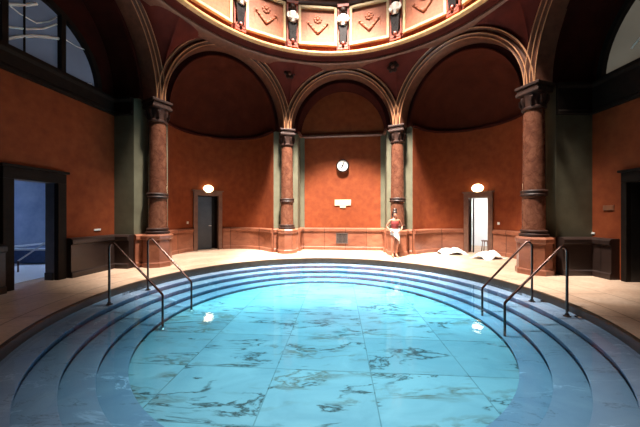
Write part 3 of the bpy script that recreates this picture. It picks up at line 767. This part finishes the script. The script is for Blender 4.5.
q = bb.P(tw(342), 1.2-.10); e = empty('vent_grille', (q.x, q.y, .31), bb.rz); tag(e, 'dark square ventilation grille in the stone dado below the clock', 'grille')
mb = MB()
for x, z, sx, sz in ((-.25, .22, .03, .47), (.25, .22, .03, .47), (0, 0, .5, .03), (0, .44, .5, .03)): mb.box(x, -.01, z, sx, .04, sz)
mb.build('frame', 'grille', e); mb = MB()
for k in range(8): mb.box(-.21+.06*k, -.005, .22, .02, .02, .42)
mb.build('bars', 'grille', e); MB().box(0, .012, .22, .48, .01, .44).build('backing', 'dark', e)
# small plates on the side walls
def plate(b, depth, px, z, lab, sx=.2, sz=.08, mat='white'):
    d = Vector(((px-320)/272, 1)); o_ = b.P(0, depth); k = o_.dot(b.n)/d.dot(b.n); q = d*k
    e = MB().box(0, -.012, 0, sx, .024, sz).build('wall_plate', mat, bevel=.004); e.location = (q.x, q.y, z); e.rotation_euler = (0, 0, b.rz); tag(e, lab, 'plate')
plate(bl, 1.15, 97, 1.17, 'small pale label plate on the left wall beside the blue doorway', .2, .05)
plate(br, DR, 591, 1.1, 'small pale label plate on the right wall just above the dado', .22, .05)
plate(br, DR, 609, 1.77, 'brown box plate beside the dark doorway on the right', .26, .13, 'brownwood')

# ------------------------------------------------------------------ pool handrails
def handrail(pb, pe, ztop, lab, blab):
    e = empty('pool_handrail', (pb[0], pb[1], ST[0][1])); tag(e, lab, 'handrail', 'bronze handrails down the pool steps')
    B0 = Vector((0, 0, 0)); d = Vector((pe[0]-pb[0], pe[1]-pb[1], 0)); L = d.length; u = d/L; z0 = -ST[0][1]
    top = ztop+z0; zb = .06+z0; zf = -.60+z0
    pts = [B0, Vector((0, 0, top-.10)), Vector((0, 0, top-.05))+u*.01, Vector((0, 0, top-.012))+u*.045, Vector((0, 0, top))+u*.10]
    r = .021
    MB().tube(pts[:2]+pts[2:], r, 12).build('upper_post', 'bronze', e, smooth=True)
    s1 = u*.10+Vector((0, 0, top)); s2 = u*(L-.03)+Vector((0, 0, zb+.03))
    MB().tube([s1, s1.lerp(s2, .03)+Vector((0, 0, .012)), s2], r, 12).build('sloping_rail', 'bronze', e, smooth=True)
    MB().tube([s2, u*(L-.006)+Vector((0, 0, zb)), d+Vector((0, 0, zb-.04)), d+Vector((0, 0, zf))], r, 12).build('lower_post', 'bronze', e, smooth=True)
    for q in (B0, d+Vector((0, 0, zf))):
        f_ = MB().lathe([(.001, 0), (.06, 0), (.06, .012), (.035, .025), (.03, .05), (.026, .05)], 20).build('foot_flange', 'bronze' if q is B0 else 'steel', e, smooth=True); f_.location = q
        if q is not B0: f_['label'] = 'pale steel foot flange'
handrail((-4.20, 5.42), (-3.02, 5.22), 1.03, 'bronze pool handrail at the left, nearer the camera of the left pair', '')
handrail((-4.10, 6.48), (-2.93, 6.20), 1.03, 'bronze pool handrail at the left, farther of the left pair', '')
handrail((4.38, 5.62), (3.40, 5.70), 1.03, 'bronze pool handrail at the right, farther of the right pair', '')
handrail((4.36, 4.80), (3.22, 4.74), 1.03, 'bronze pool handrail at the right, nearer the camera of the right pair', '')

# ------------------------------------------------------------------ towels on the deck
def towel(loc, sx, sy, h, seed, lab, rz=0):
    def fn(u, v):
        x, y = (u-.5)*2, (v-.5)*2; r = math.hypot(x, y)
        k = noise.noise(Vector((x*1.7+seed, y*1.7, seed)))*.5+.5; k2 = noise.noise(Vector((x*5+seed, y*4, seed)))
        fall = max(0, 1-r**2.2*.75)
        z = .012+h*fall**.75*(.50+.55*k)+.22*h*k2*fall
        edge = 1+.12*noise.noise(Vector((x*2.5, y*2.5, seed+4)))
        return (x*sx/2*edge, y*sy/2*edge, max(.008, z))
    mb = MB().grid(fn, 30, 24); o = mb.build('towel', 'towel', smooth=True); o.location = loc; o.rotation_euler = (0, 0, rz)
    s_ = o.modifiers.new('solid', 'SOLIDIFY'); s_.thickness = .01; tag(o, lab, 'towel')
towel((5.35, 11.05, 0), 1.05, .7, .30, 3.1, 'white crumpled towel heap on the deck left of the bright door')
towel((6.15, 9.95, 0), 1.0, .7, .30, 8.4, 'white crumpled towel heap on the deck in front of the bright door', .4)

# ------------------------------------------------------------------ woman standing before the column
def skin_obj(name, verts, edges, radii, mat, parent, sub=2, root=0):
    me = bpy.data.meshes.new(name); me.from_pydata(verts, edges, []); me.materials.append(M[mat])
    o = bpy.data.objects.new(name, me); C.objects.link(o); o.parent = parent
    sk = o.modifiers.new('skin', 'SKIN'); sk.use_smooth_shade = True
    lay = me.skin_vertices[0] if len(me.skin_vertices) else None
    if lay is None:
        bm = bmesh.new(); bm.from_mesh(me); bm.verts.layers.skin.verify(); bm.to_mesh(me); bm.free(); lay = me.skin_vertices[0]
    for i, r in enumerate(radii):
        lay.data[i].radius = r if isinstance(r, tuple) else (r, r); lay.data[i].use_root = (i == root)
    sb = o.modifiers.new('sub', 'SUBSURF'); sb.levels = sub; sb.render_levels = sub
    return o
woman = empty('person', (2.80, 10.18, 0), R_(6)); tag(woman, 'woman in dark red top and white wrapped towel standing before the column, hands on hips', 'person')
V, E_, RD = [], [], []
def vtx(p, r, prev=None):
    V.append(p); RD.append(r); i = len(V)-1
    if prev is not None: E_.append((prev, i))
    return i
pel = vtx((0, 0, .93), (.155, .11))                       # faces -y
wa = vtx((.0, .0, 1.08), (.115, .085), pel); ch = vtx((0, -.005, 1.24), (.135, .10), wa); sh = vtx((0, .0, 1.38), (.11, .075), ch)
nk = vtx((0, -.005, 1.47), .047, sh); jw = vtx((0, -.02, 1.54), (.058, .066), nk); hd = vtx((0, -.012, 1.62), (.074, .088), jw); cr = vtx((0, -.0, 1.69), (.055, .065), hd)
vtx((0, -.115, 1.585), .010, jw)
for sg in (-1, 1):
    s1 = vtx((sg*.165, 0, 1.385), .052, sh); el = vtx((sg*.30, .05, 1.15), .037, s1); fa = vtx((sg*.26, -.02, 1.07), .034, el); wr = vtx((sg*.175, -.10, 1.00), .024, fa)
    pm = vtx((sg*.145, -.125, .97), (.030, .020), wr)
    for k, (dx_, dz_, L) in enumerate(((-.030, .012, .07), (-.022, -.006, .078), (-.012, -.022, .072), (-.002, -.036, .058))):
        f1 = vtx((sg*(.125+dx_*.3), -.135-.004*k, .965+dz_), .0095, pm); vtx((sg*(.125+dx_-L*.45), -.13-.004*k, .945+dz_*1.4), .008, f1)
    vtx((sg*.150, -.140, 1.02), .009, pm)
    hip = vtx((sg*.085, 0, .86), .095, pel); kx = .10 if sg < 0 else .07
    kn = vtx((sg*kx, -.02 if sg < 0 else -.05, .49), .058, hip); cf = vtx((sg*kx*.95, .012, .36), .055, kn); an = vtx((sg*kx*.85, .02, .09), .033, cf)
    hl = vtx((sg*kx*.85, .03, .045), .034, an); toe = vtx((sg*(kx*.85+.02), -.13, .025), (.034, .022), an); vtx((sg*(kx*.85+.025), -.18, .02), (.03, .016), toe)
skin_obj('body', V, E_, RD, 'skin', woman)
mb = MB().ball((0, .014, 1.67), (.098, .105, .092), 16, 12).ball((0, .05, 1.59), (.10, .075, .12), 14, 10).ball((.01, .02, 1.775), (.08, .075, .06), 14, 10)
mb.build('hair', 'hair', woman, smooth=True)
mb = MB().tube([(0, 0, 1.10), (0, -.003, 1.16), (0, -.012, 1.24), (0, -.012, 1.30), (0, -.006, 1.335)], [.128, .128, .155, .152, .142], 20, caps=False)
mb.v = [(x, y*.78-.004, z) for x, y, z in mb.v]; mb.build('top', 'red_cloth', woman, smooth=True)
mb = MB()
def skirt(u, v):           # white towel round the hips, hanging to a point at her left
    a = 2*PI*u; z = 1.06-v*(.22+.34*((cos(a)+1)/2)**1.3); fold = .008*sin(a*9+v*3)
    rx_ = .175+.015*v-fold*.6; ry_ = .135+.01*v+fold
    if z < .8: rx_ -= (.8-z)*.10
    return (rx_*cos(a)+.02*v, -ry_*sin(a)-.01, z)
mb.grid(skirt, 48, 12); o = mb.build('wrapped_towel', 'towel', woman, smooth=True); s_ = o.modifiers.new('s', 'SOLIDIFY'); s_.thickness = .008
for sg in (-1, 1): MB().ball((sg*.029, -.094, 1.615), (.011, .006, .007), 8, 6).build('eye', 'hair', woman)
MB().ball((0, -.093, 1.545), (.020, .007, .007), 8, 6).build('lips', 'lips', woman)
